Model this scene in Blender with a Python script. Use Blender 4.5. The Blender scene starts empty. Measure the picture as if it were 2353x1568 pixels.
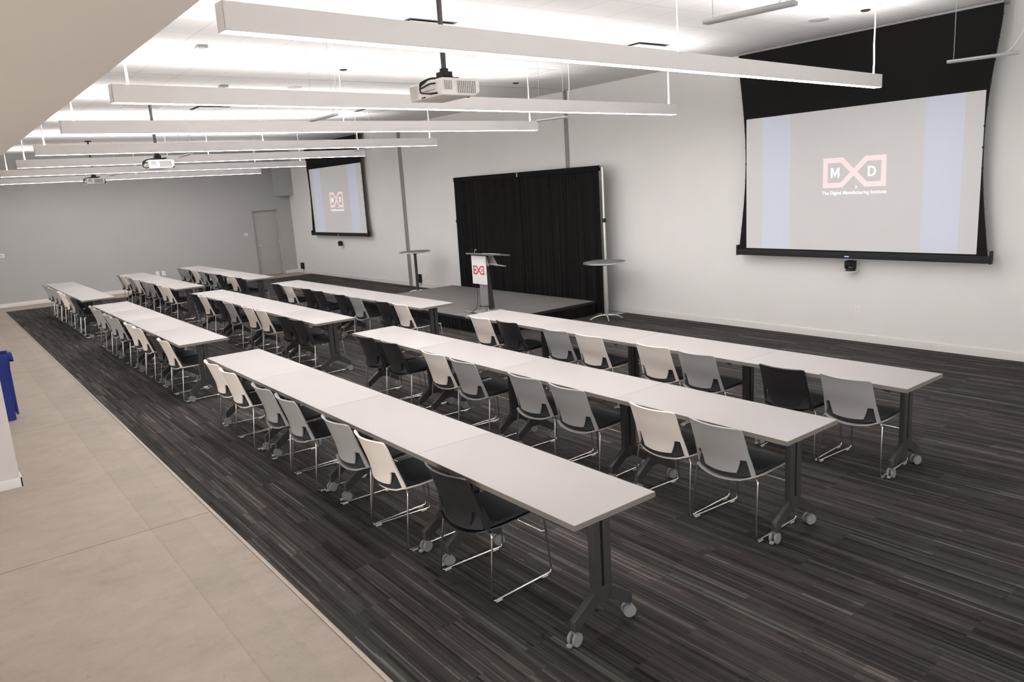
import bpy, bmesh, math, random
from mathutils import Vector, Matrix
random.seed(7)
SC = bpy.context.scene
COL = SC.collection
PI = math.pi

# ------------------------------------------------------------------ materials
def mat(name, col, rough=.5, metal=0., var=.06, vscale=6., spec=.5, bump=0., emit=None, estr=0., sheen=0.):
    m = bpy.data.materials.new(name); m.use_nodes = True
    nt = m.node_tree; b = nt.nodes['Principled BSDF']
    b.inputs['Roughness'].default_value = rough; b.inputs['Metallic'].default_value = metal
    b.inputs['Specular IOR Level'].default_value = spec
    if sheen: b.inputs['Sheen Weight'].default_value = sheen
    tc = nt.nodes.new('ShaderNodeTexCoord'); nz = nt.nodes.new('ShaderNodeTexNoise')
    nz.inputs['Scale'].default_value = vscale; nz.inputs['Detail'].default_value = 4.
    nt.links.new(tc.outputs['Object'], nz.inputs['Vector'])
    r = nt.nodes.new('ShaderNodeValToRGB')
    r.color_ramp.elements[0].position = .3; r.color_ramp.elements[1].position = .7
    r.color_ramp.elements[0].color = [c*(1-var) for c in col]+[1]
    r.color_ramp.elements[1].color = [min(1, c*(1+var)) for c in col]+[1]
    nt.links.new(nz.outputs['Fac'], r.inputs['Fac']); nt.links.new(r.outputs['Color'], b.inputs['Base Color'])
    if bump:
        bp = nt.nodes.new('ShaderNodeBump'); bp.inputs['Strength'].default_value = bump; bp.inputs['Distance'].default_value = .002
        n2 = nt.nodes.new('ShaderNodeTexNoise'); n2.inputs['Scale'].default_value = 180.
        nt.links.new(tc.outputs['Object'], n2.inputs['Vector'])
        nt.links.new(n2.outputs['Fac'], bp.inputs['Height']); nt.links.new(bp.outputs['Normal'], b.inputs['Normal'])
    if emit:
        b.inputs['Emission Color'].default_value = list(emit)+[1]; b.inputs['Emission Strength'].default_value = estr
    return m

def math_node(nt, op, a, b=None, c=None):
    n = nt.nodes.new('ShaderNodeMath'); n.operation = op
    for i, v in enumerate((a, b, c)):
        if v is None: continue
        if isinstance(v, (int, float)): n.inputs[i].default_value = v
        else: nt.links.new(v, n.inputs[i])
    return n.outputs[0]

def carpet_mat():
    m = bpy.data.materials.new('striped_carpet_tile'); m.use_nodes = True; nt = m.node_tree; b = nt.nodes['Principled BSDF']
    tc = nt.nodes.new('ShaderNodeTexCoord')
    def brick(w, h, off, sx=0., sy=0., c1=0., c2=1.):
        mp = nt.nodes.new('ShaderNodeMapping'); mp.inputs['Location'].default_value = (sx, sy, 0)
        nt.links.new(tc.outputs['Object'], mp.inputs['Vector'])
        n = nt.nodes.new('ShaderNodeTexBrick'); n.offset = off; n.offset_frequency = 2; n.squash = 1.
        n.inputs['Scale'].default_value = 1.; n.inputs['Brick Width'].default_value = w; n.inputs['Row Height'].default_value = h
        n.inputs['Mortar Size'].default_value = 0.; n.inputs['Bias'].default_value = 0.
        n.inputs['Color1'].default_value = (c1, c1, c1, 1); n.inputs['Color2'].default_value = (c2, c2, c2, 1)
        nt.links.new(mp.outputs['Vector'], n.inputs['Vector']); return n.outputs['Color']
    big = brick(.95, .2375, .5, 30.2, 20.1)          # one random value per plank tile
    sub = brick(.317, .0475, .37, 33.3, 21.9)        # shorter blocks inside the planks
    thin = brick(.70, .0119, .31, 35.1, 24.7)        # single yarn lines
    sp = nt.nodes.new('ShaderNodeSeparateXYZ'); nt.links.new(tc.outputs['Object'], sp.inputs[0])
    def streak(fy, fx, seed, det):
        cb = nt.nodes.new('ShaderNodeCombineXYZ')
        nt.links.new(math_node(nt, 'MULTIPLY_ADD', big, 41.7, math_node(nt, 'MULTIPLY', sp.outputs['X'], fx)), cb.inputs[0])
        nt.links.new(math_node(nt, 'MULTIPLY', sp.outputs['Y'], fy), cb.inputs[1]); cb.inputs[2].default_value = seed
        n = nt.nodes.new('ShaderNodeTexNoise'); n.inputs['Scale'].default_value = 1.; n.inputs['Detail'].default_value = det; n.inputs['Roughness'].default_value = .6
        nt.links.new(cb.outputs[0], n.inputs['Vector']); return n.outputs['Fac']
    v = math_node(nt, 'MULTIPLY', streak(15., .12, 3.1, 2.), .62)
    v = math_node(nt, 'MULTIPLY_ADD', streak(62., .20, 7.7, 2.), .62, v)
    v = math_node(nt, 'MULTIPLY_ADD', streak(210., 3., 11.3, 2.), .22, v)
    v = math_node(nt, 'MULTIPLY_ADD', sub, .10, v)
    v = math_node(nt, 'MULTIPLY_ADD', math_node(nt, 'POWER', thin, 5.), .16, v)
    v = math_node(nt, 'MULTIPLY_ADD', big, .05, math_node(nt, 'SUBTRACT', v, .36))
    r = nt.nodes.new('ShaderNodeValToRGB'); e = r.color_ramp.elements
    e[0].position = .22; e[0].color = (.0110, .0102, .0098, 1)
    e[1].position = .78; e[1].color = (.145, .133, .124, 1)
    x = e.new(.42); x.color = (.034, .032, .0312, 1)
    x = e.new(.58); x.color = (.058, .0535, .051, 1)
    nt.links.new(v, r.inputs['Fac'])
    tint = brick(.95, .119, .5, 41.3, 29.9)
    mx = nt.nodes.new('ShaderNodeMix'); mx.data_type = 'RGBA'; mx.blend_type = 'MULTIPLY'; mx.inputs['Factor'].default_value = 1.
    tr = nt.nodes.new('ShaderNodeValToRGB'); tr.color_ramp.elements[0].color = (1.06, .985, .985, 1); tr.color_ramp.elements[1].color = (.97, 1., .985, 1)
    nt.links.new(tint, tr.inputs['Fac'])
    nt.links.new(r.outputs['Color'], mx.inputs['A']); nt.links.new(tr.outputs['Color'], mx.inputs['B'])
    nt.links.new(mx.outputs['Result'], b.inputs['Base Color'])
    b.inputs['Roughness'].default_value = .95; b.inputs['Specular IOR Level'].default_value = .1
    bp = nt.nodes.new('ShaderNodeBump'); bp.inputs['Strength'].default_value = .4; bp.inputs['Distance'].default_value = .003
    nt.links.new(v, bp.inputs['Height']); nt.links.new(bp.outputs['Normal'], b.inputs['Normal'])
    return m

def concrete_mat():
    m = bpy.data.materials.new('polished_concrete'); m.use_nodes = True; nt = m.node_tree; b = nt.nodes['Principled BSDF']
    tc = nt.nodes.new('ShaderNodeTexCoord')
    def noise(s, d, scale=(1, 1, 1)):
        mp = nt.nodes.new('ShaderNodeMapping'); mp.inputs['Scale'].default_value = scale
        nt.links.new(tc.outputs['Object'], mp.inputs['Vector'])
        n = nt.nodes.new('ShaderNodeTexNoise'); n.inputs['Scale'].default_value = s; n.inputs['Detail'].default_value = d
        n.inputs['Roughness'].default_value = .62
        nt.links.new(mp.outputs['Vector'], n.inputs['Vector']); return n.outputs['Fac']
    a = noise(1.1, 8); c = noise(5., 8, (1.6, .8, 1)); d = noise(34., 4)
    v = math_node(nt, 'MULTIPLY', a, .5); v = math_node(nt, 'MULTIPLY_ADD', c, .35, v); v = math_node(nt, 'MULTIPLY_ADD', d, .15, v)
    r = nt.nodes.new('ShaderNodeValToRGB'); e = r.color_ramp.elements
    e[0].position = .30; e[0].color = (.225, .188, .157, 1); e[1].position = .70; e[1].color = (.375, .316, .269, 1)
    x = e.new(.47); x.color = (.300, .255, .217, 1)
    nt.links.new(v, r.inputs['Fac'])
    # saw-cut joints across the strip every 3.9 m and a faint lengthwise pour line
    sp = nt.nodes.new('ShaderNodeSeparateXYZ'); nt.links.new(tc.outputs['Object'], sp.inputs[0])
    fx = math_node(nt, 'FRACT', math_node(nt, 'DIVIDE', math_node(nt, 'ADD', sp.outputs['X'], 39+3.39), 3.9))
    j = math_node(nt, 'LESS_THAN', fx, .0022)
    ln = math_node(nt, 'LESS_THAN', math_node(nt, 'ABSOLUTE', math_node(nt, 'ADD', sp.outputs['Y'], 1.22)), .005)
    ln = math_node(nt, 'MULTIPLY', ln, .16)
    j = math_node(nt, 'MAXIMUM', math_node(nt, 'MULTIPLY', j, .85), ln)
    # a slightly darker worn lane beside the pour line, dark scuffs and small stains
    yw_ = math_node(nt, 'MULTIPLY_ADD', noise(9., 5), .06, sp.outputs['Y'])
    lane = math_node(nt, 'MULTIPLY', math_node(nt, 'GREATER_THAN', yw_, -1.19), math_node(nt, 'LESS_THAN', yw_, -.93))
    sc = math_node(nt, 'GREATER_THAN', math_node(nt, 'MULTIPLY', noise(2.3, 3), noise(16., 6, (1, 2.2, 1))), .372)
    st = math_node(nt, 'GREATER_THAN', noise(11., 2, (1, 1.6, 1)), .735)
    dk_ = math_node(nt, 'MULTIPLY_ADD', lane, .10, math_node(nt, 'MULTIPLY_ADD', sc, .16, math_node(nt, 'MULTIPLY', st, .35)))
    dm = nt.nodes.new('ShaderNodeMix'); dm.data_type = 'RGBA'; nt.links.new(dk_, dm.inputs['Factor'])
    nt.links.new(r.outputs['Color'], dm.inputs['A']); dm.inputs['B'].default_value = (.12, .105, .092, 1)
    mx = nt.nodes.new('ShaderNodeMix'); mx.data_type = 'RGBA'
    nt.links.new(j, mx.inputs['Factor']); nt.links.new(dm.outputs['Result'], mx.inputs['A']); mx.inputs['B'].default_value = (.07, .052, .04, 1)
    nt.links.new(mx.outputs['Result'], b.inputs['Base Color'])
    b.inputs['Roughness'].default_value = .55; b.inputs['Specular IOR Level'].default_value = .3
    return m

def ceiling_mat():
    m = bpy.data.materials.new('white_ceiling_tile'); m.use_nodes = True; nt = m.node_tree; b = nt.nodes['Principled BSDF']
    tc = nt.nodes.new('ShaderNodeTexCoord'); sp = nt.nodes.new('ShaderNodeSeparateXYZ'); nt.links.new(tc.outputs['Object'], sp.inputs[0])
    def line(o, off, per, w):
        f = math_node(nt, 'FRACT', math_node(nt, 'DIVIDE', math_node(nt, 'ADD', o, off), per))
        return math_node(nt, 'LESS_THAN', f, w/per)
    lx = line(sp.outputs['X'], 54+1.18, .54, .012); ly = line(sp.outputs['Y'], 50-.246, .5, .012)
    j = math_node(nt, 'MULTIPLY', math_node(nt, 'MAXIMUM', lx, ly), .26)
    mx = nt.nodes.new('ShaderNodeMix'); mx.data_type = 'RGBA'; nt.links.new(j, mx.inputs['Factor'])
    nz = nt.nodes.new('ShaderNodeTexNoise'); nz.inputs['Scale'].default_value = 60.; nt.links.new(tc.outputs['Object'], nz.inputs['Vector'])
    r = nt.nodes.new('ShaderNodeValToRGB'); r.color_ramp.elements[0].color = (.68, .665, .655, 1); r.color_ramp.elements[1].color = (.74, .725, .715, 1)
    nt.links.new(nz.outputs['Fac'], r.inputs['Fac'])
    nt.links.new(r.outputs['Color'], mx.inputs['A']); mx.inputs['B'].default_value = (.25, .24, .23, 1)
    nt.links.new(mx.outputs['Result'], b.inputs['Base Color']); b.inputs['Roughness'].default_value = .9; b.inputs['Specular IOR Level'].default_value = .15
    return m

LIGHT = (1., .968, .952)
E_DOWN, E_UP = 27.0, 43.0
M = dict(
 carpet=carpet_mat(), concrete=concrete_mat(), ceil=ceiling_mat(),
 wall_w=mat("white_wall_paint", (.735, .722, .712), .7, var=.015, vscale=1.5, spec=.25),
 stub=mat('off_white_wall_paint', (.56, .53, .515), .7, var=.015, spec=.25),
 wall_g=mat('grey_wall_paint', (.385, .381, .374), .7, var=.015, vscale=1.5, spec=.25),
 door=mat('grey_door_paint', (.385, .372, .365), .5, var=.02, spec=.3),
 soffit=mat('beige_soffit_paint', (.90, .84, .785), .8, var=.015, vscale=1.),
 base_w=mat('white_baseboard_paint', (.70, .675, .66), .5, var=.02),
 strip=mat('brushed_metal_strip', (.30, .26, .22), .45, .4, var=.1, vscale=30),
 trackm=mat('grey_track_metal', (.30, .29, .29), .45, .3, var=.05),
 trackp=mat('pale_track_metal', (.42, .41, .40), .5, .0),
 lam=mat('white_laminate', (.41, .392, .386), .42, var=.012, vscale=3., spec=.3),
 edge=mat('taupe_edge_band', (.175, .158, .14), .5, var=.04),
 steel=mat('charcoal_powder_coat', (.045, .044, .045), .42, .2, var=.08, vscale=20),
 caster=mat('light_grey_caster_plastic', (.215, .213, .217), .4, var=.05),
 tread=mat('dark_caster_tread', (.12, .115, .11), .6),
 lever=mat('zinc_lever', (.7, .68, .64), .3, .7),
 chrome=mat('chrome_wire', (.62, .60, .58), .18, 1., var=.02),
 glide=mat('clear_glide_plastic', (.55, .50, .44), .3),
 white_sh=mat('bone_white_plastic', (.86, .785, .725), .42, var=.015, spec=.35),
 grey_sh=mat('mid_grey_plastic', (.37, .365, .362), .42, var=.02, spec=.4),
 black_sh=mat('black_plastic', (.022, .022, .023), .4, var=.05, spec=.45),
 cush=mat('charcoal_upholstery', (.028, .030, .035), .75, var=.1, vscale=40, bump=.3, spec=.25),
 house=mat('white_fixture_paint', (.79, .768, .762), .5, var=.01, spec=.3),
 cable=mat('white_cable', (.80, .79, .77), .5),
 lens=mat('glowing_diffuser', (.9, .9, .9), .5, emit=LIGHT, estr=E_DOWN),
 uplens=mat('glowing_uplight_lens', (.9, .9, .9), .5, emit=LIGHT, estr=E_UP),
 black=mat('matte_black', (.014, .0135, .0135), .6, spec=.25),
 scrblk=mat('screen_black_border', (.0095, .0083, .0083), .8, spec=.15),
 scrwhite=mat('screen_white_fabric', (.445, .44, .437), .8, var=.006, spec=.1, emit=(1., .97, .95), estr=.10),  # faint glow in the fabric stands in for the projector's light
 band=mat('projected_lavender', (.42, .435, .475), .8, var=.006, spec=.1, emit=(.88, .95, 1.2), estr=.13),
 pink=mat('projected_coral', (.60, .50, .50), .8, var=.01, spec=.1, emit=(1., .58, .59), estr=.34),
 ptext=mat('projected_white', (.8, .8, .85), .8, var=.01, spec=.1, emit=(.95, .97, 1.05), estr=.42),
 led=mat('blue_indicator', (.1, .1, .6), .4, emit=(.25, .28, 1.), estr=1.2),
 alu=mat('satin_aluminium', (.55, .54, .53), .3, .85, var=.05, vscale=25),
 drape=mat('black_drape_cloth', (.0062, .0056, .0055), .85, var=.2, vscale=12, spec=.1, sheen=.015),
 deck=mat('grey_stage_carpet', (.165, .157, .152), .92, var=.12, vscale=60, spec=.1),
 seam=mat('pale_seam', (.25, .24, .23), .8),
 tabgrey=mat('speckled_grey_top', (.15, .145, .142), .75, var=.15, vscale=90),
 paper=mat('white_sign_board', (.78, .76, .78), .5, var=.01),
 red=mat('red_print', (.52, .03, .035), .6),
 ink=mat('dark_print', (.05, .05, .06), .6),
 lectm=mat('silver_lectern_metal', (.33, .325, .33), .4, .3, var=.03),
 lecttop=mat('grey_lectern_top', (.12, .115, .113), .6),
 lectd=mat('dark_lectern_taper', (.030, .029, .030), .5),
 tray=mat('pale_tray', (.55, .52, .50), .5),
 proj=mat('white_projector_shell', (.72, .70, .68), .4, var=.01),
 grill=mat('shadowed_grille_slot', (.10, .095, .09), .6),
 bar=mat('grey_microphone_shell', (.50, .51, .50), .45),
 blue=mat('blue_bin_plastic', (.012, .028, .19), .42, var=.06, spec=.4),
 orange=mat('orange_sticker', (.75, .14, .04), .5),
 spk=mat('grille_grey', (.40, .39, .385), .6),
 hatchm=mat('beige_access_panel', (.56, .50, .46), .7),
 gap=mat('dark_gap', (.018, .018, .018), .8),
)

# ------------------------------------------------------------------ mesh builder
class MB:
    def __init__(s): s.bm = bmesh.new()
    def box(s, x0, x1, y0, y1, z0, z1, bevel=0., rot=None, at=None):
        b2 = bmesh.new()
        vs = [b2.verts.new((x, y, z)) for z in (z0, z1) for x, y in ((x0, y0), (x1, y0), (x1, y1), (x0, y1))]
        for f in ((3, 2, 1, 0), (4, 5, 6, 7), (0, 1, 5, 4), (1, 2, 6, 5), (2, 3, 7, 6), (3, 0, 4, 7)): b2.faces.new([vs[i] for i in f])
        if bevel: bmesh.ops.bevel(b2, geom=list(b2.edges), offset=bevel, segments=2, affect='EDGES', profile=.7)
        if rot is not None:
            c = Vector(at) if at is not None else Vector(((x0+x1)/2, (y0+y1)/2, (z0+z1)/2))
            bmesh.ops.transform(b2, matrix=Matrix.Translation(c) @ rot.to_4x4() @ Matrix.Translation(-c), verts=list(b2.verts))
        s._merge(b2); return s
    def _merge(s, b2):
        me = bpy.data.meshes.new('tmp'); b2.to_mesh(me); b2.free(); s.bm.from_mesh(me); bpy.data.meshes.remove(me)
    def cyl(s, p0, p1, r0, r1=None, n=16, bevel=0.):
        r1 = r0 if r1 is None else r1
        p0, p1 = Vector(p0), Vector(p1); d = p1-p0
        b2 = bmesh.new()
        bmesh.ops.create_cone(b2, cap_ends=True, segments=n, radius1=r0, radius2=r1, depth=d.length)
        if bevel:
            es = [e for e in b2.edges if len(e.link_faces) == 2 and any(len(f.verts) > 4 for f in e.link_faces)]
            bmesh.ops.bevel(b2, geom=es, offset=bevel, segments=2, affect='EDGES')
        q = Vector((0, 0, 1)).rotation_difference(d.normalized())
        bmesh.ops.transform(b2, matrix=Matrix.Translation((p0+p1)/2) @ q.to_matrix().to_4x4(), verts=list(b2.verts))
        s._merge(b2); return s
    def tube(s, pts, r, n=8, fillet=0., cap=True):
        pts = [Vector(p) for p in pts]
        if fillet:
            out = [pts[0]]
            for a, b, c in zip(pts, pts[1:], pts[2:]):
                u = (a-b); v = (c-b); k = min(fillet, u.length*.45, v.length*.45)
                p, q = b+u.normalized()*k, b+v.normalized()*k
                for i in range(5):
                    t = i/4; out.append(p*(1-t)**2+b*2*t*(1-t)+q*t*t)
            pts = out+[pts[-1]]
        rings = []; up = None
        for i, p in enumerate(pts):
            d = (pts[min(i+1, len(pts)-1)]-pts[max(i-1, 0)]).normalized()
            if up is None:
                up = Vector((0, 0, 1)) if abs(d.z) < .9 else Vector((1, 0, 0))
            a = d.cross(up)
            if a.length < 1e-5: a = d.cross(Vector((0, 1, 0)))
            a.normalize(); b = a.cross(d).normalized(); up = b
            rr = r[i] if isinstance(r, (list, tuple)) else r
            rings.append([s.bm.verts.new(p+(a*math.cos(2*PI*k/n)+b*math.sin(2*PI*k/n))*rr) for k in range(n)])
        for A, B in zip(rings, rings[1:]):
            for k in range(n): s.bm.faces.new((A[k], A[(k+1) % n], B[(k+1) % n], B[k]))
        if cap: s.bm.faces.new(rings[0][::-1]); s.bm.faces.new(rings[-1])
        return s
    def prism(s, poly, axis, a, b, bevel=0.):
        # poly: 2D outline in the plane normal to axis ('x': (y,z)  'y': (x,z)  'z': (x,y)), extruded a..b
        f = {'x': lambda p, t: (t, p[0], p[1]), 'y': lambda p, t: (p[0], t, p[1]), 'z': lambda p, t: (p[0], p[1], t)}[axis]
        b2 = bmesh.new()
        A = [b2.verts.new(f(p, a)) for p in poly]; B = [b2.verts.new(f(p, b)) for p in poly]
        b2.faces.new(A[::-1]); b2.faces.new(B); n = len(poly)
        for i in range(n): b2.faces.new((A[i], A[(i+1) % n], B[(i+1) % n], B[i]))
        bmesh.ops.recalc_face_normals(b2, faces=list(b2.faces))
        if bevel: bmesh.ops.bevel(b2, geom=list(b2.edges), offset=bevel, segments=1, affect='EDGES')
        s._merge(b2); return s
    def lathe(s, prof, c, n=32, ring=False):
        rings = []
        for r, z in prof: rings.append([s.bm.verts.new((c[0]+r*math.cos(2*PI*k/n), c[1]+r*math.sin(2*PI*k/n), c[2]+z)) for k in range(n)])
        for A, B in zip(rings, rings[1:]):
            for k in range(n): s.bm.faces.new((A[k], A[(k+1) % n], B[(k+1) % n], B[k]))
        if ring:
            A, B = rings[-1], rings[0]
            for k in range(n): s.bm.faces.new((A[k], A[(k+1) % n], B[(k+1) % n], B[k]))
        else: s.bm.faces.new(rings[0][::-1]); s.bm.faces.new(rings[-1])
        return s
    def grid(s, P, thick=0.):
        # P[row][col] points; None leaves a hole
        b2 = bmesh.new()
        V = [[b2.verts.new(p) for p in row] for row in P]
        for A, B in zip(V, V[1:]):
            for k in range(len(A)-1): b2.faces.new((A[k], A[k+1], B[k+1], B[k]))
        bmesh.ops.recalc_face_normals(b2, faces=list(b2.faces)); b2.normal_update()
        if thick: bmesh.ops.solidify(b2, geom=list(b2.faces), thickness=thick)
        bmesh.ops.recalc_face_normals(b2, faces=list(b2.faces))
        s._merge(b2); return s
    def build(s, name, material, parent=None, smooth=35, loc=None, rotz=0.):
        me = bpy.data.meshes.new(name); bmesh.ops.recalc_face_normals(s.bm, faces=list(s.bm.faces)); s.bm.to_mesh(me); s.bm.free()
        me.materials.append(material)
        if smooth:
            me.shade_smooth(); me.set_sharp_from_angle(angle=math.radians(smooth))
        o = bpy.data.objects.new(name, me); COL.objects.link(o)
        if parent: o.parent = parent
        if loc is not None: o.location = loc
        o.rotation_euler.z = rotz
        return o

def tag(o, label, cat, group=None):
    o['label'] = label; o['category'] = cat
    if group: o['group'] = group
    return o
def thing(name, label, cat, loc=(0, 0, 0), rotz=0., group=None):
    o = bpy.data.objects.new(name, None); COL.objects.link(o); o.location = loc; o.rotation_euler.z = rotz
    o.empty_display_size = .1
    return tag(o, label, cat, group)
def struct(o, label=None):
    o['kind'] = 'structure'
    if label: o['label'] = label
    return o
def copy_tree(o, parent=None):
    c = o.copy(); COL.objects.link(c)
    if parent: c.parent = parent
    for ch in list(o.children): copy_tree(ch, c)
    return c
def text_mesh(name, body, size, material, parent, M4, ext=.001, align='CENTER', bold=.0):
    cu = bpy.data.curves.new(name, 'FONT'); cu.body = body; cu.size = size; cu.extrude = ext; cu.align_x = align; cu.align_y = 'CENTER'
    cu.offset = bold*size
    tmp = bpy.data.objects.new('tmp_text', cu); COL.objects.link(tmp)
    dg = bpy.context.evaluated_depsgraph_get(); me = bpy.data.meshes.new_from_object(tmp.evaluated_get(dg))
    bpy.data.objects.remove(tmp); bpy.data.curves.remove(cu)
    me.transform(M4); me.materials.clear(); me.materials.append(material); me.name = name
    o = bpy.data.objects.new(name, me); COL.objects.link(o); o.parent = parent; return o

# ------------------------------------------------------------------ room
XB, YW, ZC = -21.7165, 7.5573, 3.99
X1, Y0 = 6.0, -8.0
struct(MB().box(XB-.2, X1+.2, Y0-.2, YW+.2, -.2, -.004).build('floor', M['concrete'], smooth=0), 'beige polished concrete floor along the near edge of the room')
struct(MB().box(-20.5615, X1, -.7633, YW-.012, -.004, 0.).build('floor_carpet', M['carpet'], smooth=0), 'dark striped carpet tile under the rows of tables')
struct(MB().box(-20.5615, X1, -.788, -.7633, -.004, .002, .0015).build('trim_1', M['strip']), 'thin metal strip between carpet and concrete')
struct(MB().box(XB-.2, X1+.2, Y0-.2, YW+.2, ZC, ZC+.2).build('ceiling', M['ceil'], smooth=0), 'white tiled ceiling')
struct(MB().box(XB, X1, Y0, -1.56, 2.85, ZC).build('ceiling_soffit', M['soffit'], smooth=0), 'low beige soffit over the concrete walkway')
struct(MB().box(XB-.2, X1+.2, YW, YW+.2, -.004, ZC).build('wall_right', M['wall_w'], smooth=0), 'long white wall behind the screens and stage')
# back wall with a recess for the door (built from pieces of one mesh)
DY0, DY1, DZ = 6.222, 7.105, 2.122
w = MB()
w.box(XB-.2, XB, Y0-.2, DY0, -.004, ZC); w.box(XB-.2, XB, DY1, YW+.2, -.004, ZC); w.box(XB-.2, XB, DY0, DY1, DZ, ZC); w.box(XB-.2, XB-.12, DY0, DY1, -.004, DZ)
struct(w.build('wall_back', M['wall_g'], smooth=0), 'far grey end wall with a door')
w = MB(); w.box(XB-.2, X1+.2, Y0-.2, Y0, -.004, .12); w.box(XB-.2, X1+.2, Y0-.2, Y0, 2.72, ZC); w.box(XB-.2, XB+.4, Y0-.2, Y0, .12, 2.72); w.box(X1-.4, X1+.2, Y0-.2, Y0, .12, 2.72)
struct(w.build('wall_left', M['wall_w'], smooth=0))
w = MB()
for k in range(15):
    x = XB+.4+(X1-.8-XB)*k/14; w.box(x-.03, x+.03, Y0-.12, Y0-.06, .12, 2.72)
w.box(XB+.4, X1-.4, Y0-.12, Y0-.06, .12, .18); w.box(XB+.4, X1-.4, Y0-.12, Y0-.06, 2.66, 2.72)
struct(w.build('added_window_2', M['trackm'], smooth=0))  # unseen window frame, added so daylight fills in from the walkway side
# wall behind the camera: a long window opening added for fill daylight
w = MB(); w.box(X1, X1+.2, Y0-.2, YW+.2, -.004, .25); w.box(X1, X1+.2, Y0-.2, YW+.2, 2.75, ZC); w.box(X1, X1+.2, Y0-.2, Y0+.3, .25, 2.75); w.box(X1, X1+.2, YW-.3, YW+.2, .25, 2.75)
struct(w.build('wall_front', M['wall_w'], smooth=0))
w = MB(); n_ = 8
for k in range(n_+1):
    y = Y0+.3+(YW-.6-Y0)*k/n_; w.box(X1+.06, X1+.12, y-.03, y+.03, .25, 2.75)
w.box(X1+.06, X1+.12, Y0+.3, YW-.3, .25, .31); w.box(X1+.06, X1+.12, Y0+.3, YW-.3, 2.69, 2.75)
struct(w.build('added_window_1', M['trackm'], smooth=0))
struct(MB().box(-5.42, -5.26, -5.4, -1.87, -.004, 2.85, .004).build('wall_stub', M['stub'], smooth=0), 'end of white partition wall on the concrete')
b = MB(); b.box(-5.26, -5.245, -5.4, -1.855, -.004, .085, .003); b.box(-5.435, -5.245, -1.87, -1.855, -.004, .085, .003)
struct(b.build('baseboard_stub', M['base_w']))
struct(MB().box(XB, X1, YW-.012, YW, -.004, .10, .003).build('baseboard_right', M['base_w']))
b = MB(); b.box(XB, XB+.014, Y0, DY0-.04, -.004, .10, .003); b.box(XB, XB+.014, DY1+.04, YW-.012, -.004, .10, .003)
struct(b.build('baseboard_back', M['base_w']))
struct(MB().box(XB, XB+.35, 7.06, YW, 2.506, ZC).build('wall_back_bulkhead', M['wall_g'], smooth=0), 'boxed duct bulkhead in the far upper corner')
# wall jambs + ceiling tracks for folding partitions
for n, (xa, xb_, xt) in enumerate(((-8.250, -8.170, -7.99), (-14.420, -14.290, -13.75))):
    t = MB(); t.box(xa, xb_, YW-.03, YW, .0, ZC, .003)
    for k in (.33, .66): t.box(xa+(xb_-xa)*k-.004, xa+(xb_-xa)*k+.004, YW-.036, YW-.028, .0, ZC)
    struct(t.build('trim_%d' % (n+2), M['trackm']), 'grey partition jamb on the white wall')
    struct(MB().box(xt-.016, xt+.016, -1.55, YW-.03, ZC-.004, ZC).build('trim_%d' % (n+4), M['trackp']), 'partition track across the ceiling')
# door
d = bpy.data.objects.new('door_1', None); COL.objects.link(d); struct(d, 'grey flush door in the far grey wall')
MB().box(XB-.115, XB-.07, DY0+.045, DY1-.045, .01, DZ-.045, .003).build('door_leaf', M['door'], d)
f = MB()
f.box(XB-.12, XB+.006, DY0, DY0+.045, 0, DZ, .002); f.box(XB-.12, XB+.006, DY1-.045, DY1, 0, DZ, .002); f.box(XB-.12, XB+.006, DY0+.045, DY1-.045, DZ-.045, DZ, .002)
f.build('door_frame', M['door'], d)
h = MB(); h.cyl((XB-.07, DY0+.12, .98), (XB-.02, DY0+.12, .98), .028); h.box(XB-.03, XB-.01, DY0+.10, DY0+.25, .965, .99, .004)
h.build('door_handle', M['alu'], d)
for z in (.25, 1.07, 1.87):
    MB().cyl((XB-.068, DY1-.045, z-.05), (XB-.068, DY1-.045, z+.05), .011, n=10).build('hinge', M['alu'], d)

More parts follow.
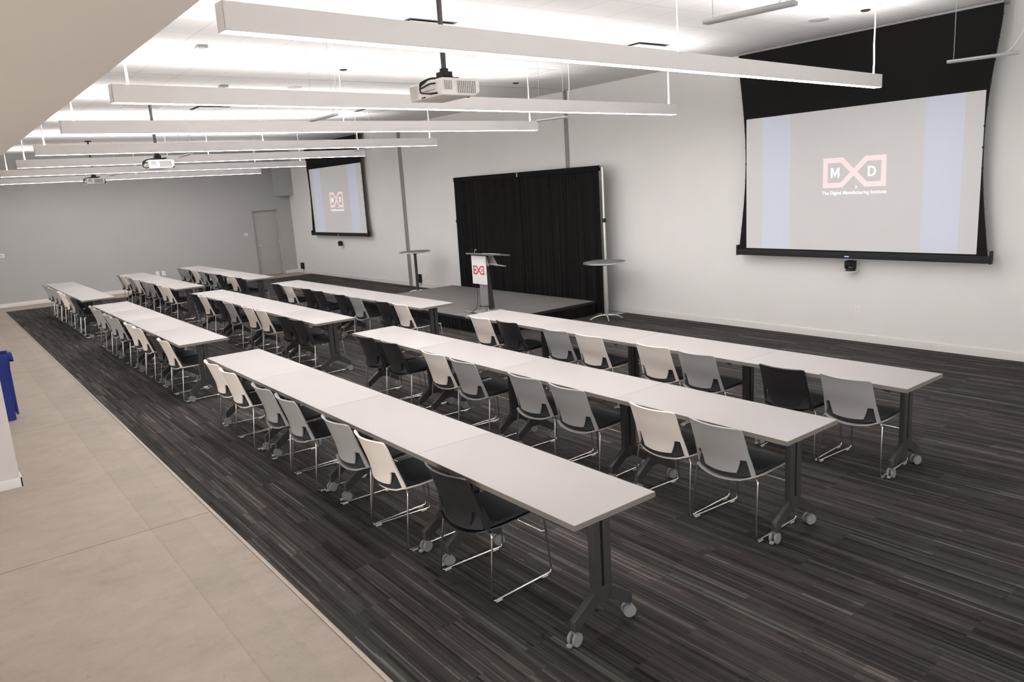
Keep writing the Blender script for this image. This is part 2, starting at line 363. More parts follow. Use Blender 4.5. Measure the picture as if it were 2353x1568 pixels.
# ------------------------------------------------------------------ folding tables
LT, DT, ZT = 1.4455, .5761, .737
def make_table():
    t = thing('folding_table', 'x', 'table')
    MB().box(.0014, LT-.0014, .004, DT-.004, ZT-.029, ZT, .001).build('tabletop', M['lam'], t)
    e = MB()
    e.box(.0002, LT-.0002, .001, .004, ZT-.0295, ZT-.0006); e.box(.0002, LT-.0002, DT-.004, DT-.001, ZT-.0295, ZT-.0006)
    e.box(.0002, .0013, .004, DT-.004, ZT-.0295, ZT-.0006); e.box(LT-.0013, LT-.0002, .004, DT-.004, ZT-.0295, ZT-.0006)
    e.build('edge_band', M['edge'], t, smooth=0)
    MB().box(.16, LT-.16, DT/2-.03, DT/2+.03, ZT-.075, ZT-.03, .003).build('rail', M['steel'], t)
    for k, xc in enumerate((.136, LT-.136)):
        f = MB(); c = DT/2
        f.box(xc-.02, xc+.02, c-.062, c-.010, .205, ZT-.029, .002); f.box(xc-.02, xc+.02, c+.010, c+.062, .205, ZT-.029, .002)
        f.box(xc-.0192, xc+.0192, c-.0612, c+.0612, .172, .262, .002)
        f.box(xc-.03, xc+.03, c-.16, c+.16, ZT-.045, ZT-.029, .002)
        for s in (-1, 1):
            P = [(c+s*.050, .252), (c+s*.212, .140), (c+s*.212, .080), (c+s*.188, .080), (c+s*.03, .178)]
            f.prism(P, 'x', xc-.0184, xc+.0184, .0015)
        fr = f.build('leg', M['steel'], t)
        for s in (-1, 1):
            cy = c+s*.200; w = MB(); a = random.uniform(-.5, .5); u = Vector((math.cos(a), math.sin(a), 0)); p = Vector((xc, cy, .037))
            for q in (-1, 1):
                w.cyl(p+u*q*.008, p+u*q*.026, .0365, n=20, bevel=.003)
            w.cyl(p-u*.02, p+u*.02, .012, n=10); w.cyl((xc, cy, .04), (xc, cy, .085), .009, n=10)
            cs = w.build('caster', M['caster'], fr)
            if s == -1:
                v = Vector((-u.y, u.x, 0)); v = v if v.y < 0 else -v
                q = p+v*.045
                MB().box(q.x-.012, q.x+.012, q.y-.012, q.y+.012, .012, .026, .003, rot=Matrix.Rotation(a, 3, 'Z')).build('brake_lever', M['lever'], fr)
    for xc in (.21, LT-.21):
        l = MB(); l.tube([(xc, .10, ZT-.03), (xc, .08, ZT-.055), (xc+.05, .055, ZT-.058), (xc+.07, .06, ZT-.04)], .006, 6)
        l.build('latch', M['steel'], t)
    return t

ROWS = {'1': 0., '2': 1.674, '3': 3.1847}
RNAME = {'1': 'row beside concrete', '2': 'middle row', '3': 'row beside stage wall'}
BNAME = {'A': 'nearest block', 'B': 'central block', 'C': 'farthest block'}
SPAN = {'A1': (-5.812, 0.), 'B1': (-12.516, -6.885), 'C1': (-18.55, -13.587), 'A2': (-5.730, .073), 'B2': (-12.448, -6.787), 'C2': (-19.008, -13.587),
        'A3': (-5.529, .078), 'B3': (-12.386, -6.634), 'C3': (-19.20, -13.654)}
ORD = ['first', 'second', 'third', 'fourth', 'fifth', 'sixth', 'seventh', 'eighth']
proto_t = make_table(); used = False
for key, (xa, xb_) in SPAN.items():
    step = (xb_-xa)/4
    for k in range(4):
        o = proto_t if not used else copy_tree(proto_t); used = True
        o.location = (xb_-(k+1)*step, ROWS[key[1]], 0); o.scale.x = step/LT
        tag(o, 'white folding table, %s from the near end, %s, %s' % (ORD[k], RNAME[key[1]], BNAME[key[0]]), 'table', 'folding tables in three rows')

# ------------------------------------------------------------------ sled chairs
def yback(z): return .052-.122*(z-.43)/.35
def make_chair(shell, lipdark=False):
    t = thing('sled_chair', 'x', 'chair')
    # --- back: one curved sheet with side rails and two notches at the bottom
    bmx = MB(); b2 = bmesh.new()
    def P(s, z):
        hw = .206+.004*math.sin(PI*min(1, max(0, (z-.43)/.35)))+.022*max(0, (.60-z)/.17)
        flare = -.010*max(0, (z-.72)/.06)**2
        kick = -.026*(max(0, .575-z)/.13)**1.8*(1-abs(s)**2.5)
        return (s*hw, yback(z)+.050*s*s-.050+flare+kick, z)
    NC = 8; cols = [-1, -.885]+[-.71+1.42*i/NC for i in range(NC+1)]+[.885, 1]
    zr = [.548+(.778-.548)*i/8 for i in range(9)]
    rows = []
    for i, z in enumerate(zr):
        rows.append([b2.verts.new(P(s, z-(.006 if (i == 8 and abs(s) == 1) else 0))) for s in cols])
    def quads(A, B):
        for k in range(len(A)-1): b2.faces.new((A[k], A[k+1], B[k+1], B[k]))
    for A, B in zip(rows, rows[1:]): quads(A, B)
    prev = rows[0][2:-2]
    for i in range(1, 5):
        a = .71-.17*(i/4)**1.2; z = .548-.106*i/4
        cur = []
        for k in range(NC+1):
            s = a*(-1+2*k/NC)
            cur.append(b2.verts.new(P(s, z+.010*(i/4)*(s/.6)**2)))
        quads(cur, prev); prev = cur
    for side in ((0, 1), (-2, -1)):
        pv = [rows[0][side[0]], rows[0][side[1]]]
        for i in range(1, 5):
            z = .548-.115*i/4
            cu = [b2.verts.new(P(cols[side[0]], z)), b2.verts.new(P(cols[side[1]], z))]
            b2.faces.new((cu[0], cu[1], pv[1], pv[0])); pv = cu
    bmesh.ops.recalc_face_normals(b2, faces=list(b2.faces))
    b2.normal_update(); bmesh.ops.solidify(b2, geom=list(b2.faces), thickness=.011)
    bmx._merge(b2); bmx.build('backrest', shell, t, smooth=50)
    # --- seat pan
    pan = MB(); rws = []
    for y, z, hw, sag in ((.022 if lipdark else -.006, .426, .206, .028), (.05, .424, .218, .022), (.15, .422, .224, .016), (.28, .428, .226, .012), (.40, .433, .226, .008), (.45, .430, .222, .006), (.470, .418, .214, .004)):
        r_ = []
        for k in range(9):
            s = -1+k/4
            yy = y-(.036*(1-s*s) if y < .03 else .016*(1-s*s) if y < .1 else 0)
            r_.append((s*hw, yy, z-sag*(1-s*s)+(.008 if abs(s) == 1 else 0)))
        rws.append(r_)
    pan.grid(rws, .010)
    seat = pan.build('seat', shell, t, smooth=60)
    # --- upholstered pad, turned up at the rear (closed cross-section swept across the seat)
    prof = [(.458, .434, .196, 0, .004), (.452, .447, .198, 0, .005), (.40, .454, .207, 0, .007), (.28, .455, .208, 0, .010), (.14, .452, .207, .004, .013), (.085, .456, .204, .022, .012), (.066, .480, .199, .034, .006),
            (.050, .530, .191, .042, 0), (.042, .562, .186, .044, 0), (.031, .565, .186, .045, 0), (.027, .530, .191, .046, 0), (.026, .48, .197, .048, .006), (.016, .448, .201, .048, .016), (.010, .436, .200, .042, .022),
            (.06, .434, .205, .014, .020), (.15, .433, .207, .006, .015), (.28, .438, .208, 0, .011), (.42, .438, .204, 0, .007)]
    cu = MB(); K = 10; rows_ = []
    for k in range(K+1):
        s = -1+2*k/K
        rows_.append([cu.bm.verts.new((s*hw, y-bow*(1-s*s), z-sag*(1-s*s))) for y, z, hw, bow, sag in prof])
    n_ = len(prof)
    for A, B in zip(rows_, rows_[1:]):
        for i in range(n_): cu.bm.faces.new((A[i], A[(i+1) % n_], B[(i+1) % n_], B[i]))
    cu.bm.faces.new(rows_[0]); cu.bm.faces.new(rows_[-1][::-1])
    cu.build('cushion', M['cush'], seat, smooth=60)
    # --- chrome wire sled
    for s in (-1, 1):
        w = MB(); r = .0062
        w.tube([(s*.13, .085, .408), (s*.175, .06, .412), (s*.243, .045, .414), (s*.262, -.004, .0115), (s*.242, .478, .0115), (s*.222, .452, .418), (s*.14, .43, .414)], r, 8, .028)
        L = w.build('sled_leg', M['chrome'], t, smooth=60)
        for y in (.05, .42):
            x = s*(.262-.020*(y+.004)/.482)
            MB().box(x-.008, x+.008, y-.022, y+.022, 0, .0105, .002).build('glide', M['glide'], L)
    w = MB(); w.tube([(-.229, .463, .285), (-.205, .450, .272), (.205, .450, .272), (.229, .463, .285)], .0055, 8, .02)
    w.build('stretcher', M['chrome'], t, smooth=60)
    return t
SH = {'w': ('bone-white', M['white_sh']), 'g': ('grey', M['grey_sh']), 'b': ('black', M['black_sh'])}
CH = {'A1': ('wwgggwb', [-5.43, -4.83, -3.93, -3.37, -2.46, -1.95, -1.05]), 'A2': ('bbwgggwg', [-5.25, -4.65, -3.81, -3.18, -2.33, -1.78, -.97, -.43]),
      'A3': ('wbgwwgbg', [-5.06, -4.49, -3.57, -3.08, -2.25, -1.67, -.89, -.35]), 'B1': ('ggggwwbw', [-11.93, -11.35, -10.66, -10.1, -9.14, -8.64, -7.88, -7.3]),
      'C1': ('ggggwwgb', [-17.79, -17.24, -16.68, -16.09, -15.47, -14.97, -14.30, -13.76]), 'B2': ('bwbgwwbb', [-11.95, -11.42, -10.53, -9.96, -9.17, -8.63, -7.74, -7.21]),
      'C2': ('gwgwggww', [-18.51, -17.97, -17.24, -16.69, -15.93, -15.38, -14.53, -13.98]), 'B3': ('bwbbbgbw', [-11.94, -11.40, -10.48, -9.93, -9.09, -8.47, -7.6, -7.04]),
      'C3': ('ggwggbwb', [-18.61, -18.06, -17.4, -16.85, -15.82, -15.27, -14.42, -13.86])}
def settle(key, xs, hw):
    """two chairs to a table, each slid the little it needs to stand between that table's legs"""
    xa, xb_ = SPAN[key]; st = (xb_-xa)/4; xs = list(xs)
    for i in range(len(xs)):
        k = i//2; ins = .136*st/LT+.036
        lo, hi = xa+k*st+ins+hw, xa+(k+1)*st-ins-hw
        if i % 2 == 0: xs[i] = min(max(xs[i], lo), max(lo, hi-2*hw-.006))
        else: xs[i] = max(min(xs[i], hi), min(hi, xs[i-1]+2*hw+.006))
    return xs
protos = {}
for key, (cols_, xs) in CH.items():
    n = len(xs); sx = {'A3': .97, 'A2': .99, 'C1': .86, 'C2': .93, 'C3': .955, 'B1': .965, 'B2': .97}.get(key, 1.)
    new = settle(key, xs, .269*sx); xs = new
    for i, (c, x) in enumerate(zip(cols_, xs)):
        if c not in protos: o = protos[c] = make_chair(SH[c][1], c == 'w')
        else: o = copy_tree(protos[c])
        o.location = (x, ROWS[key[1]]+random.uniform(-.012, .015), 0); o.rotation_euler.z = random.uniform(-.022, .022); o.scale.x = sx
        tag(o, '%s chair, %s from the near end, %s, %s' % (SH[c][0], ORD[n-1-i], RNAME[key[1]], BNAME[key[0]]), 'chair', 'sled base chairs tucked under the tables')

# ------------------------------------------------------------------ linear pendant lights
LN = ['nearest of the seven white linear pendant lights', 'second nearest of the seven white linear pendant lights', 'third nearest of the seven white linear pendant lights',
      'middle one of the seven white linear pendant lights', 'third farthest of the seven white linear pendant lights', 'second farthest of the seven white linear pendant lights',
      'farthest of the seven white linear pendants, by grey wall']
LI = [((-1.335, -.91), (-1.785, 6.31)), ((-4.065, -.88), (-4.42, 6.07)), ((-6.65, -.875), (-6.57, 5.45)), ((-9.80, -.77), (-9.40, 5.45)),
      ((-12.85, -.70), (-12.10, 5.40)), ((-15.95, -.70), (-15.80, 5.68)), ((-20.0, -.60), (-19.30, 5.82))]
ZB = 3.15
for (a, b_), lb in zip(LI, LN):
    L = math.hypot(b_[0]-a[0], b_[1]-a[1]); ang = math.atan2(-(b_[0]-a[0]), b_[1]-a[1])
    t = thing('pendant_light', lb, 'light', (a[0], a[1], ZB), ang, 'linear pendant lights in a series')
    H, W = .135, .088
    f = MB()
    f.box(-W/2, -W/2+.004, 0, L, 0, H); f.box(W/2-.004, W/2, 0, L, 0, H); f.box(-W/2, W/2, 0, .004, 0, H); f.box(-W/2, W/2, L-.004, L, 0, H)
    f.box(-W/2+.004, W/2-.004, .004, L-.004, .05, .06)
    f.build('housing', M['house'], t, smooth=0)
    MB().box(-W/2+.004, W/2-.004, .004, L-.004, .001, .010).build('diffuser', M['lens'], t, smooth=0)
    MB().box(-W/2+.006, W/2-.006, .006, L-.006, H-.018, H-.010).build('uplight_lens', M['uplens'], t, smooth=0)
    for k, yc in enumerate((.13, L*.5, L-.13)):
        cb = MB(); top = ZC-ZB-.004
        cb.tube([(0, yc, H-.012), (.004, yc-.002, H+.12), (-.003, yc, H+.3), (.002, yc+.002, H+.5), (0, yc, top)], .0055, 6)
        if k != 1: cb.tube([(.004, yc+.01, H-.012), (.010, yc+.005, H+.15), (.002, yc+.01, H+.32), (.008, yc+.003, H+.52), (.003, yc, top)], .004, 6)
        ca = cb.build('cable', M['cable'], t)
        MB().cyl((0, yc, top-.014), (0, yc, top+.004), .05, n=20).build('canopy', M['house'], ca)

# ------------------------------------------------------------------ logo outline shared by the screens and the lectern sign
def bow_tie(cx, cz, w, h, sw, y0, y1):
    """four strokes of a closed bow-tie outline in the plane y, drawn as mitred bars"""
    m = MB(); a = .355*w/2
    L, R, T, B = cx-w/2, cx+w/2, cz+h/2, cz-h/2
    dv = sw*1.35/2
    m.prism([(L, T), (L+sw, T-sw), (L+sw, B+sw), (L, B)], 'y', y0, y1)
    m.prism([(R, T), (R, B), (R-sw, B+sw), (R-sw, T-sw)], 'y', y0, y1)
    for s in (1, -1):
        zz = lambda z: cz+s*(z-cz)
        for q in (1, -1):
            xx = lambda x: cx+q*(x-cx)
            m.prism([(xx(L), zz(T)), (xx(cx-a), zz(T)), (xx(cx-a-sw*.45), zz(T-sw)), (xx(L+sw), zz(T-sw))], 'y', y0, y1)
        m.prism([(cx-a, zz(T)), (cx+a+sw*.45, zz(B+sw)), (cx+a, zz(B)), (cx-a-sw*.45, zz(T-sw))], 'y', y0+(.0004 if s > 0 else 0), y1)
    return m
def letter(ch, cx, cz, h, y0, y1, material, parent):
    """sans-serif capital drawn as a flat raised outline facing -y"""
    m = MB(); sw = h*.17
    if ch == 'M':
        w = h*.92; x = cx-w/2; z = cz-h/2
        m.prism([(x, z), (x+sw, z), (x+sw, z+h*.66), (x, z+h)], 'y', y0, y1); m.prism([(x+w, z), (x+w, z+h), (x+w-sw, z+h*.66), (x+w-sw, z)], 'y', y0, y1)
        m.prism([(x, z+h), (x+sw, z+h*.66), (cx, z+h*.08), (cx, z+h*.40), (x+sw*1.15, z+h)], 'y', y0, y1)
        m.prism([(x+w, z+h), (x+w-sw*1.15, z+h), (cx, z+h*.40), (cx, z+h*.08), (x+w-sw, z+h*.66)], 'y', y0, y1)
    else:
        w = h*.82; x = cx-w/2; z = cz-h/2; r = h/2; xb_ = x+w-r
        m.prism([(x, z), (x+sw, z+sw*.9), (x+sw, z+h-sw*.9), (x, z+h)], 'y', y0, y1)
        O_ = [(x, z+h), (xb_, z+h)]+[(xb_+r*math.sin(PI*k/12), cz+r*math.cos(PI*k/12)) for k in range(1, 12)]+[(xb_, z), (x, z)]
        q = r-sw*.9
        I_ = [(x+sw, cz+q), (xb_, cz+q)]+[(xb_+(r-sw)*math.sin(PI*k/12), cz+q*math.cos(PI*k/12)) for k in range(1, 12)]+[(xb_, cz-q), (x+sw, cz-q)]
        for k in range(len(O_)-1): m.prism([O_[k], O_[k+1], I_[k+1], I_[k]], 'y', y0, y1)
    return m.build('letter', material, parent, smooth=0)
RX = Matrix.Rotation(PI/2, 4, 'X')
def at_wall(x, y, z): return Matrix.Translation((x, y, z)) @ RX
def screen(label, xl, xr, zb, zt, bl, br, zbar, ztop, y, lc, lz, lw, lh, bands):
    t = thing('projection_screen', label, 'screen', (0, 0, 0), 0, 'large projection screens on the white wall')
    cxm, hw = (bl+br)/2, (br-bl)/2
    m = MB(); rws = []
    for i in range(25):
        u = i/24; z = zbar+(ztop-zbar)*u
        inn = .115*math.sin(PI*min(1, u*1.05))**1.1
        rws.append([(cxm-hw+.03+inn, y+.003, z), (xl+.002, y+.003, z), (xr-.002, y+.003, z), (cxm+hw-.05-inn, y+.003, z)])
    m.grid(rws, .002); m.build('black_border', M['scrblk'], t, smooth=0)
    for q in (0, 3):
        c_ = MB(); c_.tube([(rws[i][q][0]+(-.004 if q == 0 else .004), y+.002, rws[i][q][2]) for i in range(25)], .004, 6)
        for i in range(1, 24, 2): c_.box(rws[i][q][0]-.010, rws[i][q][0]+.010, y-.003, y+.006, rws[i][q][2]-.012, rws[i][q][2]+.012)
        c_.build('tension_cord', M['black'], t)
    MB().box(xl, xr, y-.001, y+.002, zb, zt).build('image_area', M['scrwhite'], t, smooth=0)
    w = xr-xl
    for a, b_ in bands:
        MB().box(a, b_, y-.0018, y-.0008, zb+.004, zt-.004).build('colour_band', M['band'], t, smooth=0)
    bow_tie(lc, lz, lw, lh, lw*.075, y-.0026, y-.001).build('logo', M['pink'], t, smooth=0)
    letter('M', lc-lw*.30, lz, lh*.33, y-.0026, y-.001, M['ptext'], t)
    letter('D', lc+lw*.285, lz, lh*.33, y-.0026, y-.001, M['ptext'], t)
    text_mesh('lettering', 'The Digital Manufacturing Institute', lw*.0735, M['ptext'], t, at_wall(lc, y-.002, lz-lh*.68), .0008, bold=.004)
    MB().prism([(lc+.01*w, lz-lh*.44), (lc+.01*w, lz-lh*.55), (lc+.017*w, lz-lh*.515)], 'y', y-.0026, y-.001).build('pointer', M['ptext'], t, smooth=0)
    k = MB(); k.box(bl, br, y-.03, y+.02, zbar-.035, zbar+.05, .008)
    for x in (bl+.008, br-.008): k.box(x-.012, x+.012, y-.035, y+.022, zbar-.04, zbar+.11, .004)
    bar = k.build('bottom_bar', M['black'], t)
    MB().box(cxm-.03, cxm+.03, y-.033, y-.029, zbar-.012, zbar+.0).build('indicator', M['led'], bar, smooth=0)
    MB().box(bl+.02, br-.04, y-.025, YW, ztop-.0, ztop+.03, .004).build('case_slot', M['trackm'], t)
    return t
screen('large projection screen nearest the camera, showing coral logo', -4.222, -1.112, 1.238, 3.070, -4.375, -.945, 1.170, 3.955, 7.40, -2.612, 2.254, .838, .384, ((-3.96, -3.522), (-1.749, -1.317)))
screen('smaller-looking projection screen farthest away, near the grey wall', -19.62, -16.23, 1.345, 3.217, -19.86, -16.12, 1.285, 3.955, 7.407, -17.93, 2.280, .86, .43, ((-19.40, -18.872), (-17.073, -16.549)))

# ------------------------------------------------------------------ projectors on ceiling poles
def projector(label, x, y0, y1, z0, z1, gx=.46):
    t = thing('ceiling_projector', label, 'projector', (x, y0, z0), 0, 'white projectors on ceiling poles')
    W, H = y1-y0, z1-z0
    b = MB(); b.prism([(0, 0), (W-.05, 0), (W, .03), (W, H-.02), (W-.02, H), (.012, H), (0, H-.012)], 'x', -gx, 0, .006)
    body = b.build('body', M['proj'], t)
    for a, c in ((.07, .27), (.40, .88)):
        g = MB(); g.box(.0005, .003, W*a, W*c, H*.14 if a > .3 else H*.34, H*.84); s = g.build('grille', M['grill'], body, smooth=0)
        sl = MB(); nn = 5 if a < .3 else 10
        for i in range(nn+1):
            yy = W*a+(W*c-W*a)*i/nn; sl.box(.002, .006, yy-.0035, yy+.0035, H*.14 if a > .3 else H*.34, H*.84)
        sl.build('slat', M['proj'], s, smooth=0)
    g = MB(); g.box(-gx*.97, -gx*.77, -.003, .001, H*.12, H*.86); s = g.build('grille', M['grill'], body, smooth=0)
    sl = MB()
    for i in range(7): sl.box(-gx*.97+gx*.2*i/6-.004, -gx*.97+gx*.2*i/6+.004, -.006, -.002, H*.12, H*.86)
    sl.build('slat', M['proj'], s, smooth=0)
    g = MB(); g.box(-gx*.70, -gx*.18, -.002, .001, H*.40, H*.42); g.box(-gx*.62, -gx*.5, -.004, .001, H*.04, H*.11)
    for i in range(4): g.box(-gx*(.34-.05*i), -gx*(.31-.05*i), -.004, .001, H*.14, H*.2)
    g.build('port_panel', M['black'], body, smooth=0)
    MB().cyl((-gx*.5, W, H*.5), (-gx*.5, W+.05, H*.5), .045, .05, 20).build('lens_barrel', M['black'], t)
    for p in ([(-gx*.15, -.004, H*.72), (-gx*.22, -.035, H*.72), (-gx*.52, -.04, H*.55), (-gx*.55, -.03, H*.9), (-gx*.42, .03, H+.02), (-gx*.3, W*.4, H+.015)],
              [(-gx*.12, -.004, H*.16), (-gx*.22, -.04, H*.14), (-gx*.5, -.045, H*.3), (-gx*.55, -.035, H*.7), (-gx*.45, .02, H+.02), (-gx*.33, W*.45, H+.02)]):
        MB().tube(p, .007, 6, .05).build('power_cord', M['black'], t)
    cxx, cy = -gx*.47, W*.50
    k = MB(); k.box(cxx-.08, cxx+.08, cy-.05, cy+.05, H+.012, H+.028, .003); k.box(cxx-.05, cxx+.05, cy-.045, cy+.045, H+.02, H+.075, .006)
    k.cyl((cxx, cy-.1, H+.02), (cxx, cy+.13, H+.03), .012, n=8); k.cyl((cxx-.11, cy, H+.02), (cxx+.11, cy, H+.02), .010, n=8)
    k.cyl((cxx, cy, H+.07), (cxx, cy, H+.10), .035, n=14)
    for a in (-1, 1):
        for c in (-1, 1): k.tube([(cxx+a*.05, cy+c*.04, H+.02), (cxx+a*.10, cy+c*.09, H-.002)], .007, 6)
    k.build('mount_bracket', M['black'], t)
    p = MB(); p.cyl((cxx, cy, H+.09), (cxx, cy, ZC-z0), .021, n=16); pl = p.build('drop_pole', M['steel'], t)
    MB().cyl((cxx, cy, ZC-z0-.02), (cxx, cy, ZC-z0), .07, n=20).build('ceiling_plate', M['black'], pl)
projector('white projector on black pole, nearest of three, above the tables', -2.50, 1.088, 1.449, 3.054, 3.183)
projector('white projector on black pole, middle of three, before fifth pendant', -10.1, .735, 1.095, 2.945, 3.075)
projector('white projector on black pole, farthest of three, toward grey wall', -17.7, 1.115, 1.487, 3.005, 3.135)

# ------------------------------------------------------------------ hanging microphone bars
MBARS = [((-.465, 1.624), (.075, 1.697), 'nearest the camera, beside the nearest pendant'), ((-.734, 5.49), (-.194, 5.61), 'before the near projection screen'),
         ((-5.817, 4.833), (-5.315, 4.933), 'near the partition jamb above the stage'), ((-5.869, 1.526), (-5.25, 1.531), 'just before the third pendant'),
         ((-11.294, 4.791), (-10.755, 4.83), 'before the far projection screen'), ((-11.82, 1.661), (-11.065, 1.634), 'beside the middle projector'),
         ((-18.576, 1.78), (-18.0, 1.80), 'beside the farthest projector'), ((-17.719, 4.907), (-17.2, 4.93), 'at the stage end of the farthest pendants')]
for (a, b_, wh) in MBARS:
    a, b_ = Vector((*a, 0)), Vector((*b_, 0)); L = (b_-a).length; ang = math.atan2((b_-a).y, (b_-a).x)
    t = thing('hanging_microphone_bar', 'slim grey hanging microphone bar %s' % wh, 'microphone', (a.x, a.y, 3.2), ang, 'hanging microphone bars')
    m = MB(); m.prism([(-.026, 0), (.026, 0), (.036, .010), (.028, .026), (-.028, .026), (-.036, .010)], 'x', 0, L, .002); m.build('shell', M['bar'], t)
    for x in (.05, L-.05):
        MB().cyl((x, 0, .012), (x, 0, ZC-3.2), .0022, n=6).build('suspension_wire', M['bar'], t)
    MB().tube([(L*.78, 0, .013), (L*.88, 0, .05), (L+.02, .01, .18), (L+.05, .01, .4), (L+.05, .01, ZC-3.2)], .004, 6, .08).build('signal_cable', M['cable'], t)

# ------------------------------------------------------------------ ceiling devices
def disc(name, label, cat, x, y, r, m, h=.012, group=None, ring=True):
    t = thing(name, label, cat, (x, y, ZC), 0, group)
    MB().lathe([(r*.98, 0), (r, -h*.5), (r*.9, -h), (.001, -h*1.05)][::-1], (0, 0, 0), 28).build('grille', m, t)
    if ring: MB().lathe([(r*1.1, 0), (r*1.1, -.004), (r*.99, -.006), (r*.99, 0)], (0, 0, 0), 28, True).build('trim_ring', M['house'], t)
    return t
for x, y, wh in ((-2.468, 6.265, 'beside the near projection screen'), (-5.598, 5.999, 'behind the nearest pendant toward the white wall'),
                 (-5.42, 2.606, 'above the nearest projector'), (-8.695, 2.579, 'just behind the second pendant')):
    disc('ceiling_speaker', 'round ceiling speaker %s' % wh, 'speaker', x, y, .115, M['spk'], group='round ceiling speakers')
for x, y, wh in ((-1.954, 6.319, 'by the near projection screen'), (-7.034, 2.569, 'beside a pendant cable over the aisle'), (-7.52, 5.857, 'between second and third pendants near white wall')):
    t = thing('ceiling_downlight', 'small black ceiling fitting %s' % wh, 'ceiling fitting', (x, y, ZC), 0, 'small dark ceiling fittings')
    MB().lathe([(.001, -.020), (.04, -.018), (.050, -.010), (.052, 0)], (0, 0, 0), 24).build('housing', M['black'], t)
    MB().lathe([(.052, -.003), (.062, -.003), (.064, 0), (.052, 0)], (0, 0, 0), 24, True).build('trim_ring', M['house'], t)
for x, y, wh in ((-6.055, .468, 'behind the nearest pendant'), (-8.735, 1.542, 'just above the second pendant')):
    t = thing('smoke_detector', 'small white ceiling detector %s' % wh, 'detector', (x, y, ZC), 0, 'small white ceiling detectors')
    MB().box(-.055, .055, -.055, .055, -.03, 0, .008).build('cover', M['spk'], t)
    MB().cyl((0, 0, -.038), (0, 0, -.028), .028, n=16).build('sensor', M['house'], t)
for x, y, wh in ((-4.40, 2.14, 'behind the nearest pendant over the aisle'), (-4.49, 5.47, 'behind the nearest pendant near the white wall'),
                 (-11.35, 2.14, 'over the central block, aisle half'), (-11.35, 5.28, 'over the central block, wall half')):
    t = thing('ceiling_air_diffuser', 'square white air diffuser with dark slot, %s' % wh, 'vent', (x, y, ZC), 0, 'square ceiling air diffusers')
    MB().box(-.28, .28, -.28, .28, -.004, 0).build('slot_recess', M['gap'], t, smooth=0)
    MB().box(-.255, .255, -.255, .255, -.03, -.016, .004).build('face_plate', M['house'], t)
    q = MB()
    for a in (-1, 1):
        for c in (-1, 1): q.cyl((a*.2, c*.2, -.018), (a*.2, c*.2, 0), .006, n=6)
    q.build('standoff', M['house'], t)
for x, y, wh in ((-6.515, 5.325, 'near the stage, between second and third pendants'), (-11.2, 1.05, 'around the middle projector pole')):
    t = thing('ceiling_access_panel', 'beige square ceiling access panel %s' % wh, 'panel', (x, y, ZC), 0, 'ceiling access panels')
    MB().box(-.25, .25, -.26, .26, -.008, 0, .002).build('hatch', M['hatchm'], t)
    q = MB(); q.box(-.27, .27, -.28, -.26, -.010, 0); q.box(-.27, .27, .26, .28, -.010, 0); q.box(-.27, -.25, -.26, .26, -.010, 0); q.box(.25, .27, -.26, .26, -.010, 0)
    q.build('rim', M['house'], t, smooth=0)

# ------------------------------------------------------------------ stage, drape, cocktail tables, lectern
SX0, SX1, SY0, SY1, SZ = -11.74, -7.19, 4.80, 7.10, .245
t = thing('stage_platform', 'low grey carpeted stage with black pleated skirt before black drape', 'stage', ((SX0+SX1)/2, (SY0+SY1)/2, 0))
hx, hy = (SX1-SX0)/2, (SY1-SY0)/2
dk = MB().box(-hx, hx, -hy, hy, SZ-.06, SZ, .003).build('deck', M['deck'], t)
for k in (1, 2, 3):
    MB().box(-hx+.005+2*hx*k/4-.003, -hx+.005+2*hx*k/4+.003, -hy+.01, hy-.01, SZ, SZ+.0008).build('panel_seam', M['seam'], dk, smooth=0)
MB().box(-hx+.01, hx-.01, -.003, .003, SZ, SZ+.0009).build('panel_seam', M['seam'], dk, smooth=0)
def pleats(pa, pb, z0, z1, n, amp, off, sway=.006, rows=6, seed=0):
    """pleated cloth strip from pa to pb (xy), returned as rows of points"""
    rr = random.Random(seed); d = Vector((pb[0]-pa[0], pb[1]-pa[1])); L = d.length; u = d/L; nn = Vector((u.y, -u.x))
    N = n*10; R = []
    fine = [(n*rr.uniform(1.6, 3.4), rr.uniform(0, 6.3), rr.uniform(.10, .26)) for _ in range(4)]
    wide = [(n*rr.uniform(.45, 1.25), rr.uniform(0, 6.3), rr.uniform(.35, .8)) for _ in range(4)]
    for j in range(rows):
        v = j/(rows-1); z = z1+(z0-z1)*v; row = []
        for i in range(N+1):
            a = i/N; ed = min(1., min(a, 1-a)*n*1.5)
            w = a+sway*v*math.sin(a*5+seed)*ed
            f = sum(q*math.sin(w*k*2*PI+p) for k, p, q in fine)*(1-.55*v)+sum(q*math.sin(w*k*2*PI+p+.6*v) for k, p, q in wide)*(.25+.75*v)*.7
            p = Vector(pa)+d*a+nn*(off+amp*max(-1.15, min(1.15, f)))
            row.append((p.x, p.y, z))
        R.append(row)
    return R
sk = MB()
sk.grid(pleats((-hx-.01, -hy), (hx+.03, -hy), .004, SZ-.035, 46, .011, .022, seed=1), .003)
sk.grid(pleats((hx, -hy-.03), (hx, hy), .004, SZ-.035, 30, .010, .022, seed=2), .003)
sk.grid(pleats((-hx, hy), (-hx, -hy-.03), .004, SZ-.035, 30, .010, .022, seed=3), .003)
sk.build('skirt', M['drape'], t, smooth=60)
e = MB(); e.box(-hx-.03, hx+.03, -hy-.03, -hy, SZ-.05, SZ-.004, .004); e.box(hx, hx+.03, -hy, hy, SZ-.05, SZ-.004, .004); e.box(-hx-.03, -hx, -hy, hy, SZ-.05, SZ-.004, .004)
e.build('skirt_band', M['black'], t)
q = MB()
for x in (-hx+.15, 0, hx-.15):
    for y in (-hy+.15, hy-.15): q.cyl((x, y, 0), (x, y, SZ-.05), .025, n=10)
q.build('support_leg', M['steel'], t)

